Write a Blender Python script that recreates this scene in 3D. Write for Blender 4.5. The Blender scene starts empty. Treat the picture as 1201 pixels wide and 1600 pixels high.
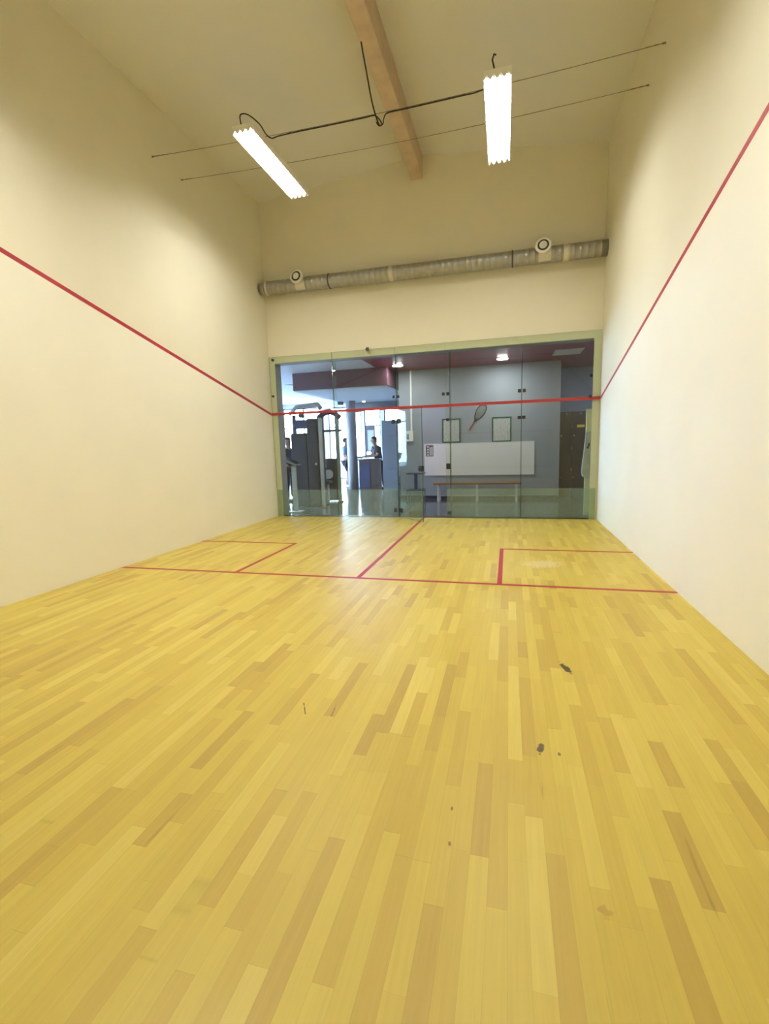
import bpy, bmesh, math, random
from mathutils import Vector, Matrix
random.seed(7)
C = bpy.context.scene
COL = C.collection

# ------------------------------------------------------------------ camera
CAM_LOC = Vector((1.64283, 0.60126, 1.47979))
YAW, PITCH, ROLL, FPX = 0.26123351, -0.14413388, -0.03076735, 731.0707
cy, sy = math.cos(YAW), math.sin(YAW)
fw = Vector((-sy * math.cos(PITCH), cy * math.cos(PITCH), math.sin(PITCH)))
r0 = Vector((cy, sy, 0)); u0 = r0.cross(fw)
rt = r0 * math.cos(ROLL) + u0 * math.sin(ROLL)
up = -r0 * math.sin(ROLL) + u0 * math.cos(ROLL)
cam = bpy.data.objects.new('camera', bpy.data.cameras.new('camera'))
COL.objects.link(cam)
M4 = Matrix.Identity(4)
for i in range(3):
    M4[i][0], M4[i][1], M4[i][2], M4[i][3] = rt[i], up[i], -fw[i], CAM_LOC[i]
cam.matrix_world = M4
cam.data.sensor_fit = 'HORIZONTAL'; cam.data.sensor_width = 36.0
cam.data.lens = FPX / 1201.0 * 36.0
cam.data.clip_start = 0.05; cam.data.clip_end = 200
C.camera = cam

# ------------------------------------------------------------------ light levels
SKY = 72.0            # daylight seen through and entering by the gym windows
TUBE = 166.0          # fluorescent tubes
SPOT = 205.0          # lobby downlights
EXPOSURE = 0.0
w = bpy.data.worlds.new('world'); C.world = w; w.use_nodes = True
bg = w.node_tree.nodes['Background']
bg.inputs[0].default_value = (0.47, 0.64, 1.0, 1); bg.inputs[1].default_value = SKY
vs = C.view_settings
vs.view_transform = 'Standard'; vs.look = 'None'; vs.exposure = EXPOSURE; vs.gamma = 1.0; vs.use_curve_mapping = False
C.cycles.max_bounces = 14; C.cycles.diffuse_bounces = 8; C.cycles.transparent_max_bounces = 24
C.cycles.use_denoising = True
C.cycles.sample_clamp_indirect = 8.0
C.cycles.caustics_reflective = False; C.cycles.caustics_refractive = False

# ------------------------------------------------------------------ materials
def newmat(name):
    m = bpy.data.materials.new(name); m.use_nodes = True
    nt = m.node_tree
    return m, nt, nt.nodes['Principled BSDF'], nt.nodes['Material Output']
def N(nt, t, **kw):
    n = nt.nodes.new(t)
    for k, v in kw.items(): setattr(n, k, v)
    return n
def pbr(name, col, rough=0.6, metal=0.0, var=0.06, scale=6.0, spec=0.5, bump=0.0):
    m, nt, b, o = newmat(name)
    tc = N(nt, 'ShaderNodeTexCoord'); no = N(nt, 'ShaderNodeTexNoise')
    no.inputs['Scale'].default_value = scale; no.inputs['Detail'].default_value = 4
    nt.links.new(tc.outputs['Object'], no.inputs['Vector'])
    rp = N(nt, 'ShaderNodeValToRGB')
    rp.color_ramp.elements[0].position = 0.3; rp.color_ramp.elements[1].position = 0.7
    rp.color_ramp.elements[0].color = (*[max(0, c * (1 - var)) for c in col], 1)
    rp.color_ramp.elements[1].color = (*[min(1, c * (1 + var)) for c in col], 1)
    nt.links.new(no.outputs['Fac'], rp.inputs['Fac']); nt.links.new(rp.outputs['Color'], b.inputs['Base Color'])
    b.inputs['Roughness'].default_value = rough; b.inputs['Metallic'].default_value = metal
    b.inputs['Specular IOR Level'].default_value = spec
    if bump:
        bp = N(nt, 'ShaderNodeBump'); bp.inputs['Strength'].default_value = bump; bp.inputs['Distance'].default_value = 0.01
        n2 = N(nt, 'ShaderNodeTexNoise'); n2.inputs['Scale'].default_value = scale * 14
        nt.links.new(tc.outputs['Object'], n2.inputs['Vector'])
        nt.links.new(n2.outputs['Fac'], bp.inputs['Height']); nt.links.new(bp.outputs['Normal'], b.inputs['Normal'])
    return m
def emis(name, col, s):
    m, nt, b, o = newmat(name)
    b.inputs['Base Color'].default_value = (*col, 1)
    b.inputs['Emission Color'].default_value = (*col, 1); b.inputs['Emission Strength'].default_value = s
    return m
def glass(name, tint, refl=1.0, rough=0.0, film=None, film_fac=0.0):
    """thin architectural glass: tinted straight-through light plus a Fresnel mirror; optional translucent film."""
    m, nt, b, o = newmat(name); nt.nodes.remove(b)
    tr = N(nt, 'ShaderNodeBsdfTransparent'); tr.inputs[0].default_value = (*tint, 1)
    base = tr.outputs[0]
    if film:
        d = N(nt, 'ShaderNodeBsdfDiffuse'); d.inputs[0].default_value = (*film, 1)
        t = N(nt, 'ShaderNodeBsdfTranslucent'); t.inputs[0].default_value = (*film, 1)
        md = N(nt, 'ShaderNodeMixShader'); md.inputs[0].default_value = 0.35
        nt.links.new(d.outputs[0], md.inputs[1]); nt.links.new(t.outputs[0], md.inputs[2])
        mf = N(nt, 'ShaderNodeMixShader'); mf.inputs[0].default_value = film_fac
        nt.links.new(base, mf.inputs[1]); nt.links.new(md.outputs[0], mf.inputs[2]); base = mf.outputs[0]
    gl = N(nt, 'ShaderNodeBsdfGlossy'); gl.inputs['Roughness'].default_value = rough
    fr = N(nt, 'ShaderNodeFresnel')
    ge = N(nt, 'ShaderNodeNewGeometry'); io = N(nt, 'ShaderNodeMix', data_type='FLOAT')     # same reflectance on both faces of the sheet
    io.inputs[2].default_value = 1.5; io.inputs[3].default_value = 1 / 1.5
    nt.links.new(ge.outputs['Backfacing'], io.inputs[0]); nt.links.new(io.outputs[0], fr.inputs['IOR'])
    mu = N(nt, 'ShaderNodeMath', operation='MULTIPLY'); mu.inputs[1].default_value = refl
    nt.links.new(fr.outputs[0], mu.inputs[0])
    mx = N(nt, 'ShaderNodeMixShader')
    nt.links.new(mu.outputs[0], mx.inputs[0]); nt.links.new(base, mx.inputs[1]); nt.links.new(gl.outputs[0], mx.inputs[2])
    nt.links.new(mx.outputs[0], o.inputs[0])
    return m

def parquet():
    m, nt, b, o = newmat('maple_strip_floor')
    L = nt.links.new
    def math_(op, a, bb=None, c=None):
        n = N(nt, 'ShaderNodeMath', operation=op)
        for i, v in enumerate((a, bb, c)):
            if v is None: continue
            if isinstance(v, (int, float)): n.inputs[i].default_value = v
            else: L(v, n.inputs[i])
        return n.outputs[0]
    tc = N(nt, 'ShaderNodeTexCoord'); sp = N(nt, 'ShaderNodeSeparateXYZ'); L(tc.outputs['Object'], sp.inputs[0])
    x, y = sp.outputs[0], sp.outputs[1]
    W = 0.066
    xs = math_('DIVIDE', x, W); row = math_('FLOOR', xs); xf = math_('SUBTRACT', xs, row)
    w1 = N(nt, 'ShaderNodeTexWhiteNoise', noise_dimensions='1D'); L(row, w1.inputs['W'])
    yo = math_('ADD', y, math_('MULTIPLY', w1.outputs['Value'], 9.0))
    n1 = N(nt, 'ShaderNodeTexNoise', noise_dimensions='1D'); n1.inputs['Scale'].default_value = 1.0; n1.inputs['Detail'].default_value = 0
    L(math_('ADD', math_('MULTIPLY', yo, 1.3), math_('MULTIPLY', row, 17.3)), n1.inputs['W'])
    yw = math_('ADD', yo, math_('MULTIPLY', n1.outputs['Fac'], 0.75))
    ys = math_('DIVIDE', yw, 0.52); pid = math_('FLOOR', ys); yf = math_('SUBTRACT', ys, pid)
    cb = N(nt, 'ShaderNodeCombineXYZ'); L(row, cb.inputs[0]); L(pid, cb.inputs[1])
    w2 = N(nt, 'ShaderNodeTexWhiteNoise', noise_dimensions='2D'); L(cb.outputs[0], w2.inputs['Vector'])
    rp = N(nt, 'ShaderNodeValToRGB'); e = rp.color_ramp.elements
    e[0].position = 0.0; e[0].color = (0.47, 0.332, 0.068, 1)
    e[1].position = 1.0; e[1].color = (0.66, 0.535, 0.125, 1)
    for p_, c_ in ((0.09, (0.525, 0.383, 0.073, 1)), (0.22, (0.565, 0.430, 0.079, 1)), (0.55, (0.59, 0.458, 0.086, 1)), (0.85, (0.62, 0.49, 0.095, 1))):
        k = e.new(p_); k.color = c_
    L(w2.outputs['Value'], rp.inputs['Fac'])
    # long grain
    mp = N(nt, 'ShaderNodeMapping'); mp.inputs['Scale'].default_value = (55, 2.2, 1)
    cb2 = N(nt, 'ShaderNodeCombineXYZ'); L(x, cb2.inputs[0]); L(yo, cb2.inputs[1]); L(cb2.outputs[0], mp.inputs['Vector'])
    ng = N(nt, 'ShaderNodeTexNoise'); ng.inputs['Scale'].default_value = 1.0; ng.inputs['Detail'].default_value = 5; ng.inputs['Roughness'].default_value = 0.6
    L(mp.outputs[0], ng.inputs['Vector'])
    gv = N(nt, 'ShaderNodeMapRange'); gv.inputs['From Min'].default_value = 0.25; gv.inputs['From Max'].default_value = 0.75
    gv.inputs['To Min'].default_value = 0.93; gv.inputs['To Max'].default_value = 1.06
    L(ng.outputs['Fac'], gv.inputs['Value'])
    # sparse dark mineral streaks
    mp3 = N(nt, 'ShaderNodeMapping'); mp3.inputs['Scale'].default_value = (26, 1.6, 1); L(cb2.outputs[0], mp3.inputs['Vector'])
    n3 = N(nt, 'ShaderNodeTexNoise'); n3.inputs['Scale'].default_value = 1.0; n3.inputs['Detail'].default_value = 3
    L(mp3.outputs[0], n3.inputs['Vector'])
    st = N(nt, 'ShaderNodeMapRange'); st.inputs['From Min'].default_value = 0.70; st.inputs['From Max'].default_value = 0.80
    st.inputs['To Min'].default_value = 1.0; st.inputs['To Max'].default_value = 0.62
    L(n3.outputs['Fac'], st.inputs['Value'])
    # seams
    ex = math_('MINIMUM', xf, math_('SUBTRACT', 1.0, xf)); ey = math_('MULTIPLY', math_('MINIMUM', yf, math_('SUBTRACT', 1.0, yf)), 7.0)
    ed = math_('MINIMUM', ex, ey)
    sm = N(nt, 'ShaderNodeMapRange'); sm.inputs['From Min'].default_value = 0.0; sm.inputs['From Max'].default_value = 0.022
    sm.inputs['To Min'].default_value = 0.86; sm.inputs['To Max'].default_value = 1.0
    L(ed, sm.inputs['Value'])
    f = math_('MULTIPLY', math_('MULTIPLY', gv.outputs[0], st.outputs[0]), sm.outputs[0])
    vm = N(nt, 'ShaderNodeVectorMath', operation='SCALE'); L(rp.outputs['Color'], vm.inputs[0]); L(f, vm.inputs['Scale'])
    col = vm.outputs[0]
    # worn marks of their own: two dark splinter scars, a pale scuff in the right service box
    nd = N(nt, 'ShaderNodeTexNoise'); nd.inputs['Scale'].default_value = 30; L(tc.outputs['Object'], nd.inputs['Vector'])
    for (mx_, my_, ax, ay, rot, c_, k_) in ((2.015, 3.665, 0.026, 0.075, 0.35, (0.06, 0.04, 0.03, 1), 0.9), (1.80, 2.785, 0.017, 0.042, -0.2, (0.06, 0.04, 0.03, 1), 0.9),
                                          (1.885, 2.765, 0.006, 0.01, 0, (0.08, 0.05, 0.03, 1), 0.8), (0.53, 2.87, 0.004, 0.075, 0.5, (0.10, 0.06, 0.03, 1), 0.9),
                                          (0.70, 2.88, 0.005, 0.06, 0.1, (0.2, 0.12, 0.04, 1), 0.7), (1.44, 2.15, 0.006, 0.012, 0, (0.15, 0.08, 0.03, 1), 0.8), (1.43, 2.32, 0.006, 0.012, 0, (0.15, 0.08, 0.03, 1), 0.8),
                                          (2.05, 6.35, 0.24, 0.16, 0.3, (0.75, 0.62, 0.36, 1), 0.55), (1.95, 2.0, 0.02, 0.02, 0, (0.4, 0.25, 0.06, 1), 0.6)):
        dx = math_('SUBTRACT', x, mx_); dy = math_('SUBTRACT', y, my_)
        ca, sa = math.cos(rot), math.sin(rot)
        rx = math_('DIVIDE', math_('ADD', math_('MULTIPLY', dx, ca), math_('MULTIPLY', dy, sa)), ax)
        ry = math_('DIVIDE', math_('SUBTRACT', math_('MULTIPLY', dy, ca), math_('MULTIPLY', dx, sa)), ay)
        d = math_('SQRT', math_('ADD', math_('MULTIPLY', rx, rx), math_('MULTIPLY', ry, ry)))
        d = math_('ADD', d, math_('MULTIPLY', math_('SUBTRACT', nd.outputs['Fac'], 0.5), 2.2))
        mr = N(nt, 'ShaderNodeMapRange'); mr.inputs['From Min'].default_value = 0.75; mr.inputs['From Max'].default_value = 1.05
        mr.inputs['To Min'].default_value = k_; mr.inputs['To Max'].default_value = 0
        L(d, mr.inputs['Value'])
        mc = N(nt, 'ShaderNodeMix', data_type='RGBA'); L(mr.outputs[0], mc.inputs[0]); L(col, mc.inputs[6]); mc.inputs[7].default_value = c_
        col = mc.outputs[2]
    L(col, b.inputs['Base Color'])
    nr = N(nt, 'ShaderNodeTexNoise'); nr.inputs['Scale'].default_value = 2.5; nr.inputs['Detail'].default_value = 3; L(tc.outputs['Object'], nr.inputs['Vector'])
    rr = N(nt, 'ShaderNodeMapRange'); rr.inputs['To Min'].default_value = 0.31; rr.inputs['To Max'].default_value = 0.46; L(nr.outputs['Fac'], rr.inputs['Value'])
    L(rr.outputs[0], b.inputs['Roughness']); b.inputs['Specular IOR Level'].default_value = 0.45
    return m

def tiles():
    m, nt, b, o = newmat('grey_floor_tiles')
    tc = N(nt, 'ShaderNodeTexCoord'); br = N(nt, 'ShaderNodeTexBrick')
    br.offset = 0; br.inputs['Scale'].default_value = 1.0; br.inputs['Brick Width'].default_value = 0.45; br.inputs['Row Height'].default_value = 0.45
    br.inputs['Mortar Size'].default_value = 0.004
    br.inputs['Color1'].default_value = (0.085, 0.09, 0.105, 1); br.inputs['Color2'].default_value = (0.105, 0.11, 0.125, 1); br.inputs['Mortar'].default_value = (0.2, 0.2, 0.21, 1)
    nt.links.new(tc.outputs['Object'], br.inputs['Vector']); nt.links.new(br.outputs['Color'], b.inputs['Base Color'])
    b.inputs['Roughness'].default_value = 0.12
    return m

def text_paper(name, seed):
    """white notice with rows of small grey print"""
    m, nt, b, o = newmat(name)
    tc = N(nt, 'ShaderNodeTexCoord'); mp = N(nt, 'ShaderNodeMapping'); mp.inputs['Location'].default_value = (seed, 0, seed)
    mp.inputs['Scale'].default_value = (34, 1, 100); nt.links.new(tc.outputs['Object'], mp.inputs[0])
    no = N(nt, 'ShaderNodeTexNoise'); no.inputs['Scale'].default_value = 1.0; no.inputs['Detail'].default_value = 3; nt.links.new(mp.outputs[0], no.inputs['Vector'])
    rp = N(nt, 'ShaderNodeValToRGB'); rp.color_ramp.elements[0].position = 0.46; rp.color_ramp.elements[1].position = 0.62
    rp.color_ramp.elements[0].color = (0.62, 0.63, 0.62, 1); rp.color_ramp.elements[1].color = (0.20, 0.21, 0.22, 1)
    nt.links.new(no.outputs['Fac'], rp.inputs[0]); nt.links.new(rp.outputs[0], b.inputs['Base Color']); b.inputs['Roughness'].default_value = 0.5
    return m

MT = {
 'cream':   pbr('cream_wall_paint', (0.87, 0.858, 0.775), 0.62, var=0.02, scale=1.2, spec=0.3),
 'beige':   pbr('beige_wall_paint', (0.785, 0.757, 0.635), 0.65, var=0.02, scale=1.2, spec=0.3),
 'ceiling': pbr('ceiling_board', (0.76, 0.76, 0.77), 0.8, var=0.02, scale=0.8, spec=0.2),
 'front':   pbr('front_wall_paint', (0.70, 0.67, 0.58), 0.7, var=0.02, scale=1.2, spec=0.2),
 'red':     pbr('red_line_paint', (0.36, 0.018, 0.035), 0.5, var=0.08, scale=9),
 'redtape': pbr('red_glass_tape', (0.37, 0.030, 0.030), 0.5, var=0.05),
 'white':   pbr('white_enamel', (0.82, 0.82, 0.80), 0.35, var=0.02),
 'reflector': pbr('lamp_reflector', (0.86, 0.86, 0.84), 0.3, var=0.01),
 'lining':  pbr('grey_jamb_paint', (0.30, 0.31, 0.36), 0.6, var=0.03),
 'beam':    pbr('planed_timber_beam', (0.58, 0.45, 0.34), 0.75, var=0.10, scale=5),
 'galv':    pbr('galvanised_steel', (0.40, 0.40, 0.39), 0.38, metal=0.8, var=0.08, scale=9),
 'darkgal': pbr('dark_clamp_steel', (0.10, 0.10, 0.10), 0.5, metal=0.6),
 'tape':    pbr('pale_duct_tape', (0.66, 0.63, 0.55), 0.5),
 'black':   pbr('black_plastic', (0.018, 0.017, 0.018), 0.45, var=0.1),
 'cable':   pbr('black_cable_sheath', (0.028, 0.024, 0.034), 0.6, var=0.1),
 'wire':    pbr('steel_wire', (0.26, 0.22, 0.16), 0.55, metal=0.3),
 'grey':    pbr('lobby_grey_paint', (0.32, 0.35, 0.40), 0.6, var=0.02, scale=1.5),
 'lobbywhite': pbr('lobby_white_paint', (0.74, 0.76, 0.80), 0.7, var=0.02),
 'bluewall': pbr('pale_blue_wall_paint', (0.34, 0.40, 0.56), 0.7, var=0.02),
 'maroon':  pbr('maroon_ceiling_lacquer', (0.26, 0.050, 0.075), 0.35, var=0.05, scale=2),
 'plum':    pbr('plum_soffit_paint', (0.105, 0.048, 0.070), 0.45, var=0.05, scale=2),
 'board':   pbr('whiteboard_enamel', (0.80, 0.80, 0.86), 0.3, var=0.015, scale=3),
 'green':   pbr('green_picture_frame', (0.03, 0.12, 0.07), 0.4),
 'wood':    pbr('varnished_bench_wood', (0.22, 0.105, 0.045), 0.45, var=0.18, scale=7),
 'whitem':  pbr('white_painted_steel', (0.62, 0.64, 0.70), 0.4, var=0.03),
 'brown':   pbr('dark_brown_laminate', (0.055, 0.040, 0.036), 0.4, var=0.08),
 'chrome':  pbr('brushed_chrome', (0.6, 0.6, 0.6), 0.25, metal=1.0, var=0.03),
 'yellow':  pbr('yellow_label', (0.62, 0.52, 0.06), 0.5),
 'jacket':  pbr('pale_grey_cloth', (0.36, 0.40, 0.36), 0.9, var=0.1, scale=11),
 'panel':   pbr('pale_green_panel_laminate', (0.56, 0.58, 0.40), 0.6, var=0.03),
 'lightgrey': pbr('light_grey_powder_coat', (0.45, 0.46, 0.47), 0.4, var=0.04),
 'shroud':  pbr('smoked_machine_shroud', (0.007, 0.007, 0.010), 0.35, var=0.1),
 'darkgrey': pbr('dark_grey_steel', (0.045, 0.045, 0.055), 0.4, var=0.1),
 'navy':    pbr('navy_padding', (0.022, 0.030, 0.085), 0.5, var=0.1),
 'bluemetal': pbr('blue_painted_steel', (0.03, 0.06, 0.20), 0.4, var=0.08),
 'steelcab': pbr('blue_grey_cabinet_steel', (0.17, 0.185, 0.215), 0.45, var=0.03),
 'column':  pbr('column_plaster', (0.36, 0.36, 0.39), 0.75, var=0.04, scale=3),
 'skin':    pbr('skin', (0.36, 0.20, 0.14), 0.55, var=0.05, scale=12),
 'hair':    pbr('dark_hair', (0.012, 0.010, 0.010), 0.5, var=0.3, scale=40),
 'shirtblue': pbr('pale_blue_cotton', (0.36, 0.46, 0.66), 0.9, var=0.06),
 'shirtdark': pbr('dark_navy_cotton', (0.020, 0.020, 0.032), 0.9, var=0.1),
 'shorts':  pbr('navy_shorts_cloth', (0.020, 0.024, 0.05), 0.9, var=0.1),
 'lanyard': pbr('pale_lanyard_ribbon', (0.5, 0.5, 0.55), 0.7),
 'eye':     pbr('eye_dark', (0.01, 0.01, 0.01), 0.2),
 'lip':     pbr('lip', (0.25, 0.08, 0.07), 0.5),
 'poster1': pbr('poster_print', (0.16, 0.12, 0.15), 0.5, var=0.75, scale=32),
 'pave':    pbr('outside_paving', (0.55, 0.55, 0.55), 0.9, var=0.1, scale=2),
 'smoke':   pbr('threshold_metal', (0.02, 0.02, 0.022), 0.4, metal=0.4),
 'floor':   parquet(), 'tiles': tiles(),
 'notice':  text_paper('printed_notice', 0.0), 'notice2': text_paper('printed_rules_sheet', 3.7),
 'tube':    emis('fluorescent_tube', (1.0, 0.965, 0.875), TUBE),
 'spot':    emis('downlight_disc', (0.95, 0.97, 1.0), SPOT),
 'tinyspot': emis('small_spot_lamp', (1.0, 0.98, 0.95), 10.0),
 'glass':   glass('court_glass', (0.93, 0.965, 0.925), 0.68),
 'fin':     glass('glass_fin', (0.80, 0.90, 0.86), 1.0),
 'edge':    pbr('green_glass_edge', (0.035, 0.085, 0.065), 0.2),
 'film':    glass('privacy_film', (0.86, 0.93, 0.84), 0.35, film=(0.52, 0.62, 0.48), film_fac=0.29),
 'pane':    glass('window_glass', (0.97, 0.98, 0.98), 0.6),
}

# ------------------------------------------------------------------ mesh helpers
class MB:
    def __init__(s): s.bm = bmesh.new()
    def box(s, x0, x1, y0, y1, z0, z1, mi=0):
        v = [s.bm.verts.new(p) for p in ((x0,y0,z0),(x1,y0,z0),(x1,y1,z0),(x0,y1,z0),(x0,y0,z1),(x1,y0,z1),(x1,y1,z1),(x0,y1,z1))]
        for q in ((3,2,1,0),(4,5,6,7),(0,1,5,4),(1,2,6,5),(2,3,7,6),(3,0,4,7)):
            f = s.bm.faces.new([v[i] for i in q]); f.material_index = mi
        return s
    def poly(s, pts, mi=0):
        f = s.bm.faces.new([s.bm.verts.new(p) for p in pts]); f.material_index = mi; return s
    def prism(s, pts, d, mi=0):
        """closed prism: polygon pts extruded by vector d"""
        d = Vector(d); a = [s.bm.verts.new(p) for p in pts]; b = [s.bm.verts.new(Vector(p) + d) for p in pts]
        n = len(pts)
        for f in (list(reversed(a)), b): s.bm.faces.new(f).material_index = mi
        for i in range(n):
            s.bm.faces.new([a[i], a[(i+1) % n], b[(i+1) % n], b[i]]).material_index = mi
        return s
    def tube(s, pts, rad, seg=8, caps=True):
        """swept round tube, rad a number or list"""
        pts = [Vector(p) for p in pts]; n = len(pts)
        if not isinstance(rad, (list, tuple)): rad = [rad] * n
        t0 = (pts[1] - pts[0]).normalized()
        a = Vector((0, 0, 1)) if abs(t0.z) < 0.9 else Vector((1, 0, 0))
        nx = t0.cross(a).normalized(); rings = []
        for i, p in enumerate(pts):
            t = (pts[min(i+1, n-1)] - pts[max(i-1, 0)])
            t = t.normalized() if t.length > 1e-9 else t0
            nx = (nx - t * nx.dot(t)); nx = nx.normalized() if nx.length > 1e-6 else t.orthogonal().normalized()
            ny = t.cross(nx)
            rings.append([s.bm.verts.new(p + (nx * math.cos(2*math.pi*k/seg) + ny * math.sin(2*math.pi*k/seg)) * rad[i]) for k in range(seg)])
        for i in range(n - 1):
            for k in range(seg):
                f = s.bm.faces.new([rings[i][k], rings[i][(k+1) % seg], rings[i+1][(k+1) % seg], rings[i+1][k]]); f.smooth = True
        if caps:
            s.bm.faces.new(list(reversed(rings[0]))); s.bm.faces.new(rings[-1])
        return s
    def build(s, name, mats, parent=None, bevel=0.0, loc=None, smooth=False):
        bmesh.ops.recalc_face_normals(s.bm, faces=s.bm.faces)
        me = bpy.data.meshes.new(name); s.bm.to_mesh(me); s.bm.free()
        if not isinstance(mats, (list, tuple)): mats = [mats]
        for m in mats: me.materials.append(MT[m] if isinstance(m, str) else m)
        o = bpy.data.objects.new(name, me); COL.objects.link(o)
        if smooth:
            for p in me.polygons: p.use_smooth = True
        if bevel:
            b = o.modifiers.new('bevel', 'BEVEL'); b.width = bevel; b.segments = 2; b.limit_method = 'ANGLE'
        if parent is not None:
            o.parent = parent
        if loc is not None: o.location = loc
        return o
def thing(name, label, cat, loc=(0, 0, 0), rz=0, group=None):
    o = bpy.data.objects.new(name, None); COL.objects.link(o); o.empty_display_size = 0.1
    o.location = loc; o.rotation_euler = (0, 0, rz); return tag(o, label, cat, group)
def tag(o, label, cat, group=None):
    o['label'] = label; o['category'] = cat
    if group: o['group'] = group
    return o
def struct(o, label=None):
    o['kind'] = 'structure'
    if label: o['label'] = label
    return o
def copy_tree(o, parent=None):
    c = o.copy(); COL.objects.link(c)
    if parent is not None: c.parent = parent
    for ch in list(o.children): copy_tree(ch, c)
    return c

# ================================================================== THE COURT
HX, LEN = 3.2, 9.75
S = 0.248; ZB = 2.165                      # out line: slope along the side walls, height at the back
def zl(y): return ZB + S * (LEN - y)
EAVE, RIDGE = 6.30, 6.60
struct(MB().box(-HX - .1, HX + .1, -0.1, 9.77, -0.12, 0).build('floor', 'floor'))

for side, sx in (('left', -1), ('right', 1)):
    m = MB(); X0 = sx * HX; d = (sx * 0.2, 0, 0)
    m.prism([(X0, 0, 0), (X0, 9.76, 0), (X0, 9.76, zl(9.76)), (X0, 0, zl(0))], d, 0)
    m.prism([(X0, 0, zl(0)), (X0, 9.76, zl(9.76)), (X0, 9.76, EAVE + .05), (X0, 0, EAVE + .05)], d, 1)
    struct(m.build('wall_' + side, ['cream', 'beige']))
m = MB(); m.prism([(-HX-.2, -0.2, -.12), (HX+.2, -0.2, -.12), (HX+.2, -0.2, EAVE), (0, -0.2, RIDGE + .05), (-HX-.2, -0.2, EAVE)], (0, 0.2, 0))
struct(m.build('wall_front', 'front'))
# pitched ceiling
m = MB()
for sx in (-1, 1):
    m.prism([(sx * (HX + .2), -0.2, EAVE - .02), (0, -0.2, RIDGE), (0, -0.2, RIDGE + .12), (sx * (HX + .2), -0.2, EAVE + .12)], (0, 10.2, 0))
struct(m.build('ceiling', 'ceiling'))
# back wall with the glazed opening
OX, OZ, WY0, WY1 = 3.07, 3.20, 9.764, 10.0
m = MB()
m.box(-HX - .2, -OX, WY0, WY1, 0, OZ); m.prism([(OX, WY0, 0), (HX + .2, WY0, 0), (HX + .2, WY1, 0), (OX + .06, WY1, 0)], (0, 0, OZ))      # splayed right jamb
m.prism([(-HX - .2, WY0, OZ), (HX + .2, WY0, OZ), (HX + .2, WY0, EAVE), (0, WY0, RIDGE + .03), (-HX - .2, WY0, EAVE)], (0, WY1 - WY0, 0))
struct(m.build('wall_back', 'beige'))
# ridge beam
struct(MB().box(-0.105, 0.105, 0.0, WY0, 6.21, RIDGE + .02).build('ridge_beam', 'beam', bevel=0.008), 'pale timber beam running along the middle of the ceiling')

# grey lining of the opening
struct(MB().box(-OX, -OX + .012, WY0 + .002, WY1, .007, OZ - .013).build('trim_15', 'lining'), 'grey lining of the left jamb behind the glass')
struct(MB().box(-OX, OX, WY0 + .002, WY1, OZ - .012, OZ - .0005).build('trim_16', 'lining'), 'grey lining over the glass opening')
# painted lines
LT = 0.05
def line_box(name, label, *a):
    return struct(MB().box(*a).build(name, 'red'), label)
SY = 5.445
line_box('trim_1', 'red short line across the wooden floor', -HX, HX, SY - .025, SY + .025, 0, .0012)
line_box('trim_2', 'red half court line from short line to glass door', -0.01, 0.04, SY + .025, 9.735, 0, .0012)
def l_box(name, label, xi, xo, sx):
    m = MB(); y1 = 7.13
    m.box(min(xi, xi - sx * LT), max(xi, xi - sx * LT), SY + .025, y1, 0, .0012)
    a, b2 = (xi, xo) if xi < xo else (xo, xi)
    m.box(a, b2, y1 - LT, y1, 0, .0012)
    return struct(m.build(name, 'red'), label)
l_box('trim_3', 'red left service box line', -1.56, -HX, -1)
l_box('trim_4', 'red right service box line', 1.585, HX, 1)
for nm, sx in (('trim_5', -1), ('trim_6', 1)):
    X0 = sx * (HX + .001); h = LT / 2
    m = MB().prism([(X0, 0, zl(0) - h), (X0, 9.735, zl(9.735) - h), (X0, 9.735, zl(9.735) + h), (X0, 0, zl(0) + h)], (-sx * .0025, 0, 0))
    struct(m.build(nm, 'red'), 'sloping red out line on the %s wall' % ('left' if sx < 0 else 'right'))
m = MB()
for z in (4.57, 1.78): m.box(-HX, HX, 0, .003, z, z + LT)
struct(m.build('trim_7', 'red'), 'red out line and service line on the front wall')
struct(MB().box(-HX, HX, 0, .025, 0, .43).build('trim_8', 'white'), 'white tin board at the foot of the front wall')
struct(MB().box(-HX, HX, 0, .03, .43, .48).build('trim_9', 'red'), 'red top edge of the tin on the front wall')

# ------------------------------------------------------------------ glass back wall
GY0, GY1, GT = 9.738, 9.750, 3.325
def pane(name, x0, x1, z0, z1, y0=GY0, y1=GY1):
    m = MB(); m.box(x0, x1, y0, y1, z0, z1)
    o = m.build(name, ['glass', 'edge'])
    for p in o.data.polygons:
        if abs(p.normal.y) < 0.5: p.material_index = 1
    return o
def film(parent, x0, x1, z1=.575, y=GY1 + .0015):
    MB().poly([(x0, y, .012), (x1, y, .012), (x1, y, z1), (x0, y, z1)]).build('privacy_film', 'film', parent)
def clamp(parent, x, z, wd=.05, h=.06, name='clamp'):
    m = MB(); m.box(x - wd/2, x + wd/2, GY0 - .016, GY0 - .001, z - h/2, z + h/2); m.box(x - wd/2, x + wd/2, GY1 + .001, GY1 + .016, z - h/2, z + h/2)
    return m.build(name, 'black', parent, bevel=.004)
w1 = struct(pane('window_1', -3.18, -1.80, .01, GT), 'leftmost glass panel of the back wall')
w2 = struct(pane('window_2', -1.794, -.503, .01, GT), 'glass panel left of the glass door')
w3 = struct(pane('window_3', -.497, .465, 2.20, GT), 'glass panel over the door opening')
w4 = struct(pane('window_4', .471, 1.862, .01, GT), 'glass panel in front of the wooden bench')
w5 = struct(pane('window_5', 1.868, 3.18, .01, GT), 'rightmost glass panel of the back wall')
film(w1, -3.17, -1.805); film(w2, -1.79, -.508); film(w4, .476, 1.857); film(w5, 1.873, 3.17)
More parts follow.
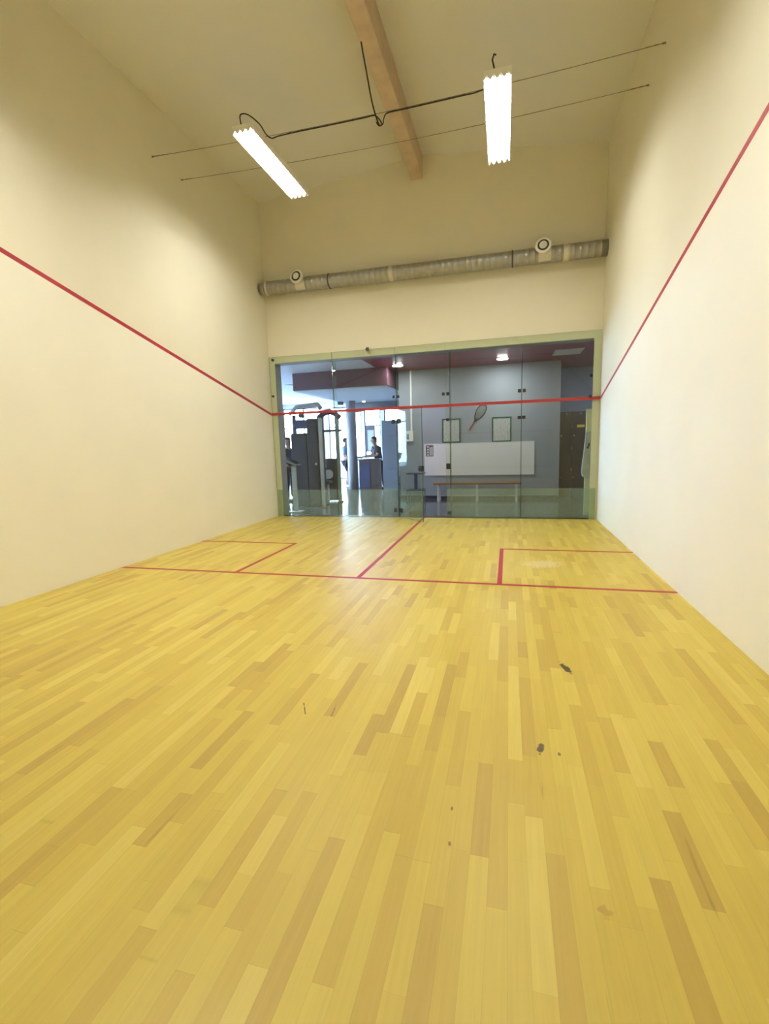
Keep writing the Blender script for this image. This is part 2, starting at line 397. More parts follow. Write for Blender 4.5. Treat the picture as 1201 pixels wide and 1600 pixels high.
clamp(w1, -3.10, 3.27, .04, .04); clamp(w1, -3.14, 2.54, .04, .04)
clamp(w3, -.455, 2.39, .045, .05); clamp(w2, -.545, 2.39, .04, .05)
clamp(w3, .43, 2.39, .05, .055); clamp(w4, .515, 2.39, .05, .055)
clamp(w4, .505, 1.905, .05, .05, 'clamp'); clamp(w4, 1.825, 2.37, .055, .06); clamp(w5, 1.91, 2.37, .055, .06)
clamp(w4, 1.825, 1.89, .06, .055); clamp(w5, 1.905, 1.89, .06, .055)
clamp(w5, 3.035, 2.56, .045, .05); clamp(w5, 3.03, 2.20, .045, .05)
clamp(w2, -.565, 1.915, .07, .09, 'hinge'); clamp(w2, -.565, .15, .06, .08, 'hinge')
clamp(w4, .515, 1.015, .085, .11, 'latch_keeper'); clamp(w4, .525, .10, .07, .06)
# stiffening fins behind the joints
for i, (x, z0) in enumerate(((-1.797, .01), (-.50, .01), (.55, .01), (1.865, .01))):
    o = MB().box(x - .006, x + .006, GY1 + .018, GY1 + .20, z0, GT - .15).build('trim_%d' % (10 + i), ['fin', 'edge'])
    for p in o.data.polygons:
        if p.normal.y < -.5: p.material_index = 1
    struct(o, 'upright glass stiffening fin behind the %s joint of the glass wall' % ('leftmost', 'door hinge', 'door latch', 'rightmost')[i])
# red band on the glass (out line)
m = MB()
for a, b2 in ((-3.195, -1.802), (-1.794, -.503), (-.497, .465), (.471, 1.862), (1.868, 3.195)):
    m.box(a, b2, GY0 - .003, GY0 - .0005, 2.14 + (.06 if a == -.497 else 0), 2.19 + (.06 if a == -.497 else 0))
m.bm.free(); m = MB(); m.box(-3.195, 3.195, GY0 - .0035, GY0 - .0012, 2.145, 2.198)
struct(m.build('trim_14', 'redtape'), 'red out line band across the glass back wall')
# open glass door, swung into the court
hinge = Vector((-.478, 9.742, 0)); free = Vector((.108, 9.17, 0)); dl = (free - hinge).length; ang = math.atan2(free.y - hinge.y, free.x - hinge.x)
dr = pane('door_1', 0, dl, .012, 2.135, -.006, .006); dr.location = hinge; dr.rotation_euler = (0, 0, ang)
struct(dr, 'frameless glass door standing open into the court')
MB().poly([(.005, .0075, .016), (dl - .005, .0075, .016), (dl - .005, .0075, .575), (.005, .0075, .575)]).build('privacy_film', 'film', dr)
for z in (1.915, .15):
    MB().box(-.005, .085, -.024, .024, z - .045, z + .045).build('hinge', 'black', dr, bevel=.005)
lk = MB().box(dl - .10, dl + .006, -.026, .026, .955, 1.06).build('latch', 'black', dr, bevel=.005)
MB().tube([(dl - .06, -.026, 1.0), (dl - .06, -.06, 1.0), (dl - .03, -.062, 1.0)], .012).build('knob', 'black', lk)
# little sensor on the top edge of the glass
t = thing('motion_sensor', 'small grey sensor on the top edge of the glass wall', 'sensor', (-1.035, GY0, GT - .01))
MB().box(-.025, .025, -.03, 0, -.03, .05).build('bracket', 'galv', t, bevel=.004)
MB().tube([(0, -.03, .01), (0, -.065, 0)], .03, 14).build('sensor_head', 'darkgal', t)
struct(MB().box(-OX, OX, 9.752, 9.90, 0, .006).build('threshold_1', 'smoke'), 'dark metal threshold strip under the glass wall')

# ------------------------------------------------------------------ ventilation duct on the back wall
DUY, DZL, DZR, DR = 9.60, 4.625, 4.59, .128
duct = thing('ventilation_duct', 'long galvanised spiral duct across the back wall above the glass', 'duct', (0, DUY, 4.605))
def dz(x): return (DZR - DZL) * (x + 3.2) / 6.4 + DZL - 4.605
m = MB(); pts = []; rad = []
x = -3.0
while x < 3.19:
    for dx, rr in ((0, DR), (.004, DR + .004), (.010, DR + .004), (.014, DR)):
        pts.append((x + dx, 0, dz(x))); rad.append(rr)
    x += .105
pts.append((3.2, 0, dz(3.2))); rad.append(DR)
m.tube(pts, rad, 28).build('duct_body', 'galv', duct)
MB().tube([(-3.2, 0, dz(-3.2)), (-3.07, 0, dz(-3.07))], .105, 28).build('end_spigot', 'galv', duct)
MB().tube([(-3.09, 0, dz(-3.08)), (-3.07, 0, dz(-3.07)), (-2.995, 0, dz(-3.0))], [.108, .120, .132], 28).build('reducer', 'galv', duct)
for x in (-1.71, 1.68):
    MB().tube([(x - .012, 0, dz(x)), (x + .012, 0, dz(x))], DR + .009, 28).build('joint_clamp', 'darkgal', duct)
for x, wd in ((-.48, .075), (2.56, .10), (-3.03, .04)):
    MB().tube([(x - wd/2, 0, dz(x)), (x + wd/2, 0, dz(x))], DR + .0065, 28).build('tape_band', 'tape', duct)
def valve(x):
    b = MB()
    # saddle plate wrapped over the front of the duct
    ring = []
    for k in range(9):
        a = math.radians(-62 + k * 14); ring.append((0, -math.cos(a) * (DR + .008), math.sin(a) * (DR + .008)))
    for k in range(8):
        p, q = ring[k], ring[k+1]
        b.poly([(x - .10, p[1], p[2] + dz(x)), (x + .10, p[1], p[2] + dz(x)), (x + .10, q[1], q[2] + dz(x)), (x - .10, q[1], q[2] + dz(x))])
    sd = b.build('saddle', 'tape', duct)
    sm = sd.modifiers.new('thick', 'SOLIDIFY'); sm.thickness = .003
    dirv = Vector((-.06, -.97, .16)).normalized(); base = Vector((x - .02, .03, dz(x) + .062))
    b = MB(); b.tube([base + dirv * .10, base + dirv * .205], .098, 24); nz = b.build('nozzle', 'white', duct)
    b = MB(); b.tube([base + dirv * .205, base + dirv * .209, base + dirv * .222, base + dirv * .226], [.128, .132, .132, .12], 28).build('rim', 'white', nz)
    b = MB(); b.tube([base + dirv * .2262, base + dirv * .2275], .092, 28).build('gap_ring', 'black', nz)
    b = MB(); b.tube([base + dirv * .2277, base + dirv * .236, base + dirv * .240], [.064, .064, .056], 28).build('disc', 'white', nz)
valve(-2.29); valve(2.21)

# ------------------------------------------------------------------ fluorescent luminaires hung on wires
LZ = 5.39
def make_lamp():
    t = thing('fluorescent_luminaire', '', 'lamp')
    Lh, Wh, H = .815, .148, .085
    m = MB()
    m.box(-Wh, Wh, -Lh, Lh, H - .008, H)                              # top tray
    h = m.build('housing', 'reflector', t)
    for sx in (-1, 1):
        MB().prism([(sx * Wh, -Lh, -.010), (sx * Wh, -Lh, H), (sx * (Wh - .012), -Lh, H), (sx * (Wh - .003), -Lh, -.010)], (0, 2 * Lh, 0)).build('side_reflector', 'reflector', t)
    # toothed end plates
    for sy_ in (-1, 1):
        pts = [(-Wh, sy_ * Lh, H), (-Wh, sy_ * Lh, -.010)]
        for k in range(4):
            x0 = -Wh + k * Wh / 2
            pts += [(x0 + .012, sy_ * Lh, -.010), (x0 + Wh / 4, sy_ * Lh, .035), (x0 + Wh / 2 - .012, sy_ * Lh, -.010)]
        pts += [(Wh, sy_ * Lh, -.010), (Wh, sy_ * Lh, H)]
        MB().prism(pts, (0, .003 * sy_, 0)).build('end_plate', 'reflector', t)
    for k in range(4):
        x0 = -Wh + Wh / 4 + k * Wh / 2
        tb = MB().tube([(x0, -.755, .048), (x0, .755, .048)], .013, 10).build('tube', 'tube', t)
        for s_ in (-1, 1):
            MB().tube([(x0, s_ * .755, .048), (x0, s_ * .80, .048)], .014, 10).build('tube_cap', 'whitem', tb)
    for k in range(3):
        x0 = -Wh / 2 + k * Wh / 2
        MB().prism([(x0 - .004, -.80, .03), (x0 + .004, -.80, .03), (x0 + .016, -.80, H - .009), (x0 - .016, -.80, H - .009)], (0, 1.6, 0)).build('reflector_ridge', 'reflector', t)
    lv = MB()
    for k in range(15):
        yy = -.735 + k * .105; lv.box(-Wh + .004, Wh - .004, yy - .0012, yy + .0012, -.006, .033)
    lv.build('louvre', 'reflector', t)
    for yy in (-.515, .095):
        MB().tube([(0, yy, H), (0, yy, H + .03), (.012, yy, H + .045), (0, yy, H + .055), (-.012, yy, H + .045)], .003, 6).build('hanger_hook', 'wire', t)
    return t
lampL = make_lamp(); lampL.location = (-1.588, 7.25, LZ); lampL.rotation_euler = (0, 0, math.radians(-.5))
lampL['label'] = 'lit fluorescent luminaire left of the timber beam, cable curling over its end'
lampR = copy_tree(lampL); lampR.location = (1.488, 7.28, LZ); lampR.rotation_euler = (0, 0, math.radians(.4))
lampR['label'] = 'lit fluorescent luminaire right of the timber beam, nearer the right wall'
lampF = copy_tree(lampL); lampF.location = (-1.588, 3.6, LZ); lampF['label'] = 'lit fluorescent luminaire over the front left of the court'
lampG = copy_tree(lampL); lampG.location = (1.488, 3.6, LZ); lampG['label'] = 'lit fluorescent luminaire over the front right of the court'
for o in (lampL, lampR, lampF, lampG): o['group'] = 'fluorescent luminaires on wires'

def sag(y, x, z0=5.545, d=.075): return (x, y, z0 - d * (1 - (x / 3.2) ** 2))
def wire(y, label, z0=5.545):
    t = thing('suspension_wire', label, 'wire', (0, 0, 0), 0, 'steel wires carrying the luminaires')
    MB().tube([sag(y, -3.05 + 6.1 * k / 24, z0) for k in range(25)], .0035, 6).build('strand', 'wire', t)
    for sx in (-1, 1):
        e = MB()
        e.tube([(sx * 3.2, y, z0), (sx * 3.17, y, z0), (sx * 3.165, y, z0), (sx * 3.10, y, z0 - .003), (sx * 3.095, y, z0 - .003), (sx * 3.0, y, z0 - .006)], [.010, .010, .004, .007, .005, .005], 8)
        e.build('turnbuckle', 'wire', t)
    return t
wire(6.75, 'thin steel wire with the black cable tied along it')
wire(7.36, 'thin bare steel wire beyond the cabled one, under the beam end')
wire(3.11, 'thin steel wire at the front of the court'); wire(3.72, 'second thin steel wire at the front of the court')
# black cable tied under the first wire, with a loop near the beam and a riser to the roof
t = thing('power_cable', 'black power cable tied along a wire between the two lamps', 'cable', (0, 0, 0))
def zc(x): return sag(6.75, x)[2] - .012
run = [(-1.66, 6.52, 5.53), (-1.63, 6.46, 5.60), (-1.55, 6.50, 5.615), (-1.46, 6.62, 5.565), (-1.42, 6.72, 5.49), (-1.36, 6.755, 5.455), (-1.27, 6.752, 5.462)]
def smooth(p, n=6):
    p = [Vector(q) for q in p]; out = []
    for i in range(len(p) - 1):
        a, b, c, d = p[max(i-1, 0)], p[i], p[i+1], p[min(i+2, len(p)-1)]
        for k in range(n):
            u = k / n
            out.append(0.5 * ((2*b) + (c - a) * u + (2*a - 5*b + 4*c - d) * u*u + (3*b - a - 3*c + d) * u**3))
    return out + [p[-1]]
run += [(-1.0 + .15 * k, 6.752, zc(-1.0 + .15 * k)) for k in range(7)]
run += [(.02, 6.75, zc(.02)), (.08, 6.75, zc(.08) - .045), (.115, 6.75, zc(.1) - .11), (.085, 6.75, zc(.1) - .125), (.05, 6.75, zc(.1) - .085)]
MB().tube(smooth(run), .0075, 8).build('cable_run', 'cable', t)
run2 = [(.05, 6.742, zc(.1) - .085), (.085, 6.742, zc(.1) - .13), (.13, 6.745, zc(.1) - .115), (.145, 6.75, zc(.1) - .05), (.19, 6.75, zc(.19) - .004)] + [(.35 + .15 * k, 6.752, zc(.35 + .15 * k)) for k in range(7)] + [(1.42, 6.75, 5.50)]
MB().tube(smooth(run2), .0075, 8).build('cable_run', 'cable', t)
MB().tube(smooth([(.085, 6.742, zc(.1) - .125), (.05, 6.745, zc(.1) - .03), (0.0, 6.74, 5.62), (-.05, 6.70, 5.95), (-.085, 6.66, 6.2), (-.115, 6.60, 6.57)]), .0085, 8).build('riser', 'cable', t)
for k in range(14):
    x = -1.1 + .17 * k
    if -.1 < x < .25: continue
    MB().tube([(x - .006, 6.752, zc(x) + .003), (x + .006, 6.752, zc(x) + .003)], .0115, 8).build('cable_tie', 'black', t)
MB().tube([(1.46, 6.53, 5.515), (1.44, 6.46, 5.56), (1.46, 6.42, 5.585), (1.48, 6.42, 5.57)], .009, 8).build('cable_tail', 'cable', t)

# ================================================================== LOBBY AND GYM BEYOND THE GLASS
LC = 3.33
m = MB().box(-8.4, 6.2, 9.77, 20.2, -.12, -.001)
struct(m.build('floor_lobby', 'tiles'), 'grey tiled floor beyond the glass')
struct(MB().box(-1.5, 6.2, 10.0, 14.4, LC, LC + .1).build('ceiling_lobby', 'maroon'), 'glossy maroon ceiling of the lobby')
m = MB().box(-8.4, -1.5, 10.0, 20.2, LC, LC + .1); m.box(-1.5, -1.15, 14.4, 20.2, LC, LC + .1)
struct(m.build('ceiling_gym', 'lobbywhite'), 'white ceiling of the gym')
struct(MB().box(-3.72, -1.22, 11.95, 16.2, 2.90, LC).build('soffit_1', ['plum'], bevel=.004), 'dark plum dropped soffit under the gym ceiling')
struct(MB().box(-3.70, -1.24, 11.97, 16.1, 2.885, 2.8995).build('soffit_2', 'lobbywhite'), 'white underside of the dropped soffit')
struct(MB().box(-3.66, -1.16, 16.0, 16.2, 2.68, 2.884).build('lintel_1', 'steelcab'), 'grey lintel at the far end of the soffit')
m = MB().box(-1.15, 2.84, 12.85, 13.05, 0, LC); m.box(2.64, 2.84, 13.05, 14.2, 0, LC)
struct(m.build('wall_lobby', 'grey'), 'grey lobby wall with the whiteboard')
struct(MB().box(-1.15, -.95, 13.05, 20.2, 0, LC).build('wall_gym_right', 'grey'))
struct(MB().box(2.84, 6.2, 14.2, 14.4, 0, LC).build('wall_recess', 'bluewall'), 'pale blue wall above the lockers')
struct(MB().box(6.0, 6.2, 10.0, 14.2, 0, LC).build('wall_lobby_right', 'grey'))
struct(MB().box(3.4, 6.2, 9.8, 10.0, 0, LC).build('wall_lobby_near', 'grey'))
struct(MB().box(-8.4, -3.4, 9.8, 10.0, 0, LC).build('wall_gym_near', 'lobbywhite'))
struct(MB().box(-1.15, 2.84, 12.842, 12.85, 0, .09).build('baseboard_lobby', 'darkgrey'))
# window walls of the gym
def wall_open(name, horiz, fixed, a0, a1, opens, z1, mat):
    """wall with rectangular openings; opens = list of (a, b, z0, z1) along the wall"""
    m = MB()
    def bx(a, b, z0, zz):
        if b - a < 1e-4 or zz - z0 < 1e-4: return
        if horiz: m.box(a, b, fixed, fixed + .2, z0, zz)
        else: m.box(fixed - .2, fixed, a, b, z0, zz)
    cur = a0
    for a, b, z0, zz in sorted(opens):
        bx(cur, a, 0, z1); bx(a, b, 0, z0); bx(a, b, zz, z1); cur = b
    bx(cur, a1, 0, z1)
    return struct(m.build(name, mat))
OF = [(-8.1, -6.15, .35, 3.15), (-5.95, -4.98, .03, 3.1), (-4.84, -4.45, .9, 2.9), (-4.32, -3.60, 1.0, 2.95), (-3.45, -2.2, .9, 2.95)]
OL = [(11.0, 13.2, .6, 3.1), (13.5, 15.8, .6, 3.1), (16.1, 19.4, .6, 3.1)]
wall_open('wall_gym_far', True, 20.0, -8.4, -.95, OF, LC, 'lobbywhite')
wall_open('wall_gym_left', False, -8.2, 9.8, 20.2, OL, LC, 'lobbywhite')
for i, (a, b, z0, z1) in enumerate(OF + OL):
    hz = i < len(OF)
    fr = MB(); gl = MB(); f = .05
    def pt(u0, u1, v0, v1, d0, d1, mm):
        if hz: mm.box(u0, u1, 20.0 + d0, 20.0 + d1, v0, v1)
        else: mm.box(-8.2 - d1, -8.2 - d0, u0, u1, v0, v1)
    pt(a, a + f, z0, z1, .05, .11, fr); pt(b - f, b, z0, z1, .05, .11, fr); pt(a + f, b - f, z0, z0 + f, .05, .11, fr); pt(a + f, b - f, z1 - f, z1, .05, .11, fr)
    if b - a > 1.2: pt((a+b)/2 - .03, (a+b)/2 + .03, z0 + f, z1 - f, .05, .11, fr)
    pt(a + f, b - f, 2.25, 2.30, .055, .105, fr)
    pt(a + f, b - f, z0 + f, z1 - f, .078, .084, gl)
    wo = struct(fr.build('window_%d' % (6 + i), 'darkgrey'))
    gl.build('glass_pane', 'pane', wo)
struct(MB().box(-30, 10, 20.2, 60, -.15, -.05).build('ground_outside', 'pave'))
struct(MB().box(-30, -8.4, 5, 20.2, -.15, -.05).build('ground_outside_left', 'pave'))

# column
cl = MB()
cl.tube([(-3.314, 15.3, 0), (-3.314, 15.3, 2.884)], .165, 24)
struct(cl.build('column_1', 'column'), 'round grey column in the gym')
struct(MB().prism([(-5.3, 17.3, 2.78), (-3.72, 15.2, 2.78), (-3.72, 15.2, 2.96), (-5.3, 17.3, 2.96)], (.16, .12, 0)).build('roof_joist', 'steelcab'), 'grey slanting beam under the bright gym ceiling')

# downlights, ceiling tile, vents
def downlight(x, y, label):
    t = thing('downlight', label, 'downlight', (x, y, LC), 0, 'lobby downlights')
    MB().tube([(0, 0, -.012), (0, 0, 0)], .135, 28).build('bezel', 'white', t)
    MB().tube([(0, 0, -.018), (0, 0, -.0125)], .115, 28).build('diffuser', 'spot', t)
downlight(-.93, 11.85, 'round lit downlight in the maroon ceiling, left one near the conduit')
downlight(1.49, 12.0, 'round lit downlight in the maroon ceiling, right one above the frames')
downlight(4.6, 12.2, 'unseen downlight added beyond the right jamb to brighten the locker recess')  # added out of view to brighten the blue wall above the lockers
for (x, y, z) in ((-2.95, 15.6, 2.885), (-2.45, 17.2, LC), (-2.95, 18.6, LC)):
    tag(MB().tube([(x, y, z - .03), (x, y, z)], .045, 14).build('ceiling_spot', 'tinyspot'), 'small bright spot lamp in the far gym ceiling', 'downlight', 'far gym spot lamps')
t = thing('ceiling_panel', 'square unlit white panel in the maroon ceiling above the lockers', 'ceiling panel', (2.86, 11.74, LC))
MB().box(-.29, .29, -.34, .34, -.012, 0).build('panel_frame', 'whitem', t); MB().box(-.26, .26, -.31, .31, -.016, -.0125).build('panel_diffuser', 'white', t)
for x, y, lb in ((-4.75, 13.9, 'small dark vent in the white gym ceiling, nearer one'), (-6.85, 16.8, 'small dark vent in the white gym ceiling, farther one')):
    tag(MB().box(x - .1, x + .1, y - .1, y + .1, LC - .02, LC).build('ceiling_vent', 'steelcab'), lb, 'vent')

# ------------------------------------------------------------------ things on the grey wall
WY = 12.85
bd = thing('whiteboard', 'long blank whiteboard on the grey lobby wall above the bench', 'whiteboard', (-.49, WY, .63))
MB().box(0, 2.74, -.018, 0, 0, .81).build('board_panel', 'board', bd)
m = MB(); m.box(0, 2.74, -.022, -.0, -.012, 0); m.box(0, 2.74, -.022, 0, .81, .822); m.box(-.012, 0, -.022, 0, -.012, .822); m.box(2.74, 2.752, -.022, 0, -.012, .822)
m.build('frame', 'whitem', bd)
ps = thing('poster', 'small dark photo poster on the top left corner of the whiteboard', 'poster', (-.455, WY - .0185, 1.125))
MB().box(0, .20, -.002, 0, 0, .29).build('sheet', 'poster1', ps)
for k in range(4): MB().tube([(.055, -.0022, .04 + k * .068), (.055, -.0032, .04 + k * .068)], .022, 12).build('picture', 'board', ps)
m = MB().box(.095, .19, -.0028, -.002, .02, .24); m.build('print_block', 'lightgrey', ps)
def picture(x0, x1, z0, z1, mat, label):
    t = thing('picture_frame', label, 'picture frame', (x0, WY, z0), 0, 'green framed notices')
    w_, h_ = x1 - x0, z1 - z0; f = .028
    m = MB(); m.box(0, f, -.025, 0, 0, h_); m.box(w_ - f, w_, -.025, 0, 0, h_); m.box(f, w_ - f, -.025, 0, 0, f); m.box(f, w_ - f, -.025, 0, h_ - f, h_)
    m.build('frame', 'green', t, bevel=.003)
    MB().box(f, w_ - f, -.012, 0, f, h_ - f).build('notice_sheet', mat, t)
picture(-.02, .445, 1.465, 2.07, 'notice', 'green framed notice behind the door latch joint, left of the racket')
picture(1.235, 1.70, 1.45, 2.065, 'notice2', 'green framed notice right of the racket')
# squash racket hung on the wall
rk = thing('squash_racket', 'squash racket with red grip hung on the grey wall between the frames', 'racket', (.67, WY - .02, 1.765))
dirx = Vector((.40, 0, .635)).normalized(); nrm = Vector((dirx.z, 0, -dirx.x))
def rp_(u, v, d=0): return dirx * u + nrm * v + Vector((0, d, 0))
MB().tube([rp_(0, 0), rp_(.02, 0), rp_(.2, 0)], [.019, .017, .015], 10).build('grip', 'redtape', rk)
out = []
for k in range(33):
    a = -math.pi + 2 * math.pi * k / 32
    u = .52 + .21 * math.cos(a); v = .105 * math.sin(a) * (1 + .15 * math.cos(a))
    out.append(rp_(u, v))
fr = MB(); fr.tube(out, .009, 8, caps=False)
fr.tube([rp_(.2, 0), rp_(.27, .008), rp_(.34, .045)], .008, 8); fr.tube([rp_(.2, 0), rp_(.27, -.008), rp_(.34, -.045)], .008, 8)
fr.build('racket_frame', 'darkgrey', rk)
st = MB()
for k in range(-4, 5):
    v = k * .021; c = math.sqrt(max(0, 1 - (v / .105) ** 2)); st.tube([rp_(.52 - .2 * c, v), rp_(.52 + .2 * c, v)], .0016, 4)
for k in range(-8, 9):
    u = k * .023; c = math.sqrt(max(0, 1 - (u / .205) ** 2)); st.tube([rp_(.52 + u, -.1 * c), rp_(.52 + u, .1 * c)], .0016, 4)
st.build('strings', 'wire', rk)
# conduit and wall box
t = thing('wall_phone', 'white wall box under a white conduit on the grey wall', 'wall box', (-.87, WY, 1.52))
MB().box(-.09, .09, -.06, 0, 0, .28).build('box_body', 'white', t, bevel=.01)
MB().box(-.075, -.02, -.066, -.06, .06, .20).build('receiver', 'steelcab', t, bevel=.004)
MB().box(.03, .07, -.03, 0, .28, LC - 1.52).build('conduit', 'white', t)
# bench
t = thing('bench', 'wooden bench with white steel legs under the whiteboard', 'bench', (.88, 12.47, 0))
m = MB()
m.box(-1.07, 1.07, -.18, -.01, .425, .465); m.box(-1.07, 1.07, .01, .18, .425, .465)
m.build('seat', 'wood', t, bevel=.006)
for x in (-.95, .01, .95):
    for y in (-.15, .15):
        MB().box(x - .025, x + .025, y - .02, y + .02, 0, .385).build('leg', 'whitem', t)
    MB().box(x - .02, x + .02, -.17, .17, .385, .425).build('seat_bearer', 'whitem', t)
MB().box(-.95, .95, .14, .16, .10, .13).build('stretcher', 'whitem', t)
# little blue trolley seen through the door
t = thing('side_trolley', 'small dark two-shelf trolley on blue posts seen through the open door', 'trolley', (-.62, 12.25, 0))
MB().box(-.22, .22, -.17, .17, .71, .735).build('top_shelf', 'darkgrey', t, bevel=.005)
MB().box(-.22, .22, -.17, .17, .30, .325).build('lower_shelf', 'darkgrey', t, bevel=.005)
MB().box(-.035, .035, -.05, .05, .325, .71).build('post', 'bluemetal', t)
for x in (-.19, .19):
    for y in (-.14, .14):
        MB().tube([(x, y, .30), (x * 1.05, y * 1.05, .05), (x * 1.05, y * 1.05, 0)], [.012, .012, .02], 8).build('leg', 'darkgrey', t)

# ------------------------------------------------------------------ lockers on the right
def locker(x0, wdt, label, tagd=False):
    t = thing('locker', label, 'locker', (x0, 12.92, 0), 0, 'brown lockers in the recess')
    MB().box(0, wdt, .02, .5, 0, 2.12).build('body', 'brown', t)
    for z0, z1 in ((.06, 1.06), (1.075, 2.10)):
        d = MB().box(.006, wdt - .006, 0, .02, z0, z1).build('door', 'brown', t, bevel=.002)
        MB().tube([(.035, 0, z0 + .47), (.035, -.02, z0 + .47)], .016, 12).build('knob', 'chrome', d)
        for zz in (z0 + .13, z1 - .38): MB().box(wdt - .02, wdt + .002, -.006, 0, zz, zz + .07).build('hinge', 'chrome', d)
    if tagd: MB().box(.10, .27, -.004, 0, 1.74, 1.80).build('label_plate', 'yellow', t)
    MB().tube([(wdt / 2, -.001, 2.07), (wdt / 2, -.012, 2.07)], .02, 10).build('lamp_cap', 'chrome', t)
locker(2.85, .285, 'dark brown two-door locker beside the grey wall end')
locker(3.137, .34, 'dark brown two-door locker with yellow label plate', True)
locker(3.48, .34, 'dark brown two-door locker at the right edge of the glass')
t = thing('partition_panel', 'pale green upright partition panel at the right jamb of the glass', 'partition', (3.085, 10.30, 0))
MB().box(-.03, .22, -.02, .02, 0, 2.02).build('panel', 'panel', t, bevel=.003)
MB().box(-.034, .224, -.03, .03, 0, .06).build('foot_rail', 'lightgrey', t)
t = thing('towel', 'pale grey cloth with dark badge hung beside the lockers', 'towel', (3.035, 10.25, .72))
m = MB(); prof = [(0.01, .86), (-.01, .6), (-.035, .3), (-.05, .14), (-.035, .04), (.02, 0.0), (.10, .01), (.13, .10), (.12, .5), (.11, .88)]
m.prism([(p, -.025, q) for p, q in prof], (0, .04, 0)); cloth = m.build('cloth', 'jacket', t, bevel=.012)
m = MB(); m.box(.035, .07, -.0275, -.025, .56, .60); m.box(.055, .085, -.0275, -.025, .60, .66); m.build('badge', 'black', t)

# ------------------------------------------------------------------ gym things on the left
t = thing('information_stand', 'light grey pedestal stand with slanted top behind the leftmost glass panel', 'stand', (-3.06, 10.36, 0))
MB().box(-.16, .16, -.12, .12, 0, .02).build('base_plate', 'lightgrey', t, bevel=.004)
MB().box(-.05, .05, -.03, .03, .02, 1.08).build('post', 'lightgrey', t, bevel=.006)
MB().prism([(-.24, -.14, 1.20), (.12, -.14, 1.05), (.13, -.14, 1.09), (-.23, -.14, 1.24)], (0, .30, 0)).build('slanted_top', 'steelcab', t, bevel=.005)
MB().prism([(-.22, -.12, 1.242), (.11, -.12, 1.102), (.112, -.12, 1.106), (-.218, -.12, 1.246)], (0, .26, 0)).build('screen', 'shroud', t)
MB().prism([(-.04, -.03, 1.04), (.04, -.03, 1.04), (.08, -.03, 1.09), (-.08, -.03, 1.15)], (0, .06, 0)).build('neck', 'darkgrey', t)

t = thing('weight_machine', 'black shrouded weight machine standing behind the leftmost glass panel', 'weight machine', (-3.1, 11.3, 0))
MB().box(-.36, .06, -.20, .20, .02, 1.80).build('shroud', 'shroud', t, bevel=.03)
MB().box(.07, .36, -.22, .22, .02, 2.13).build('weight_stack_cover', 'shroud', t, bevel=.03)
m = MB(); m.tube([(-.40, -.1, 2.26), (-.2, -.1, 2.42), (.35, -.1, 2.46), (.42, -.1, 2.36)], .055, 8); m.build('top_beam', 'lightgrey', t)
MB().box(-.36, -.30, -.05, .05, 1.8, 2.24).build('upright', 'navy', t)
MB().box(-.30, .07, -.06, .06, 1.92, 2.12).build('crosshead', 'navy', t)
MB().tube([(-.12, -.08, 2.22), (-.12, .02, 2.22)], .06, 16).build('pulley', 'black', t)
MB().box(.40, .47, -.26, -.19, 0, 2.14).build('front_post', 'lightgrey', t, bevel=.005)
MB().tube([(.3, -.23, 1.06), (.3, -.27, 1.06)], .03, 10).build('knob', 'chrome', t)
MB().box(-.40, .48, -.28, .22, 0, .02).build('base_frame', 'darkgrey', t)

t = thing('cable_machine', 'open cable machine with arched top beside the shrouded weight machine', 'cable machine', (-2.84, 12.1, 0))
for x in (-.20, .22):
    MB().box(x - .04, x + .04, -.05, .05, 0, 2.30).build('upright', 'navy' if x < 0 else 'lightgrey', t)
m = MB(); m.tube([(-.28 + .12 * k * .5, -.05, 2.18 + .16 * math.sin(math.pi * k / 10)) for k in range(11)], .07, 8); m.build('arched_head', 'navy', t)
MB().box(-.28, .34, -.03, .03, 1.83, 1.89).build('crossbar', 'darkgrey', t)
for x in (-.04, .05, .11):
    MB().tube([(x, -.02, 2.2), (x, -.02, .9)], .006, 6).build('cable', 'black', t)
MB().box(-.10, .17, -.10, .12, .06, 1.15).build('weight_stack', 'darkgrey', t, bevel=.01)
MB().box(-.10, .10, -.45, -.18, .52, .60).build('seat', 'navy', t, bevel=.02)
MB().box(-.04, .04, -.36, -.28, .02, .52).build('seat_post', 'lightgrey', t)
MB().tube([(-.02, -.12, .75), (-.02, -.15, .75)], .12, 20).build('weight_plate', 'whitem', t)
MB().box(-.25, .27, -.48, .15, 0, .03).build('base_frame', 'darkgrey', t)

t = thing('exercise_bike', 'dark blue exercise bike beyond the column', 'exercise bike', (-3.14, 15.92, 0))
MB().box(-.22, .22, -.25, -.19, 0, .06).build('foot_bar', 'darkgrey', t); MB().box(-.22, .22, .35, .41, 0, .06).build('foot_bar', 'darkgrey', t)
MB().tube([(0, -.22, .05), (0, .05, .35), (0, .38, .05)], .045, 8).build('frame', 'bluemetal', t)
MB().tube([(-.06, -.12, .38), (.06, -.12, .38)], .24, 24).build('flywheel', 'navy', t)
MB().tube([(0, .1, .3), (0, .18, .85)], .03, 8).build('seat_post', 'darkgrey', t); MB().box(-.11, .11, .05, .32, .85, .93).build('seat', 'black', t, bevel=.03)
MB().tube([(0, -.1, .4), (0, -.2, 1.08)], .03, 8).build('stem', 'darkgrey', t); MB().tube([(-.22, -.05, 1.12), (-.18, -.22, 1.08), (.18, -.22, 1.08), (.22, -.05, 1.12)], .018, 8).build('handlebar', 'black', t)
MB().tube([(-.14, -.02, .28), (.14, .06, .28)], .02, 8).build('crank', 'darkgrey', t)

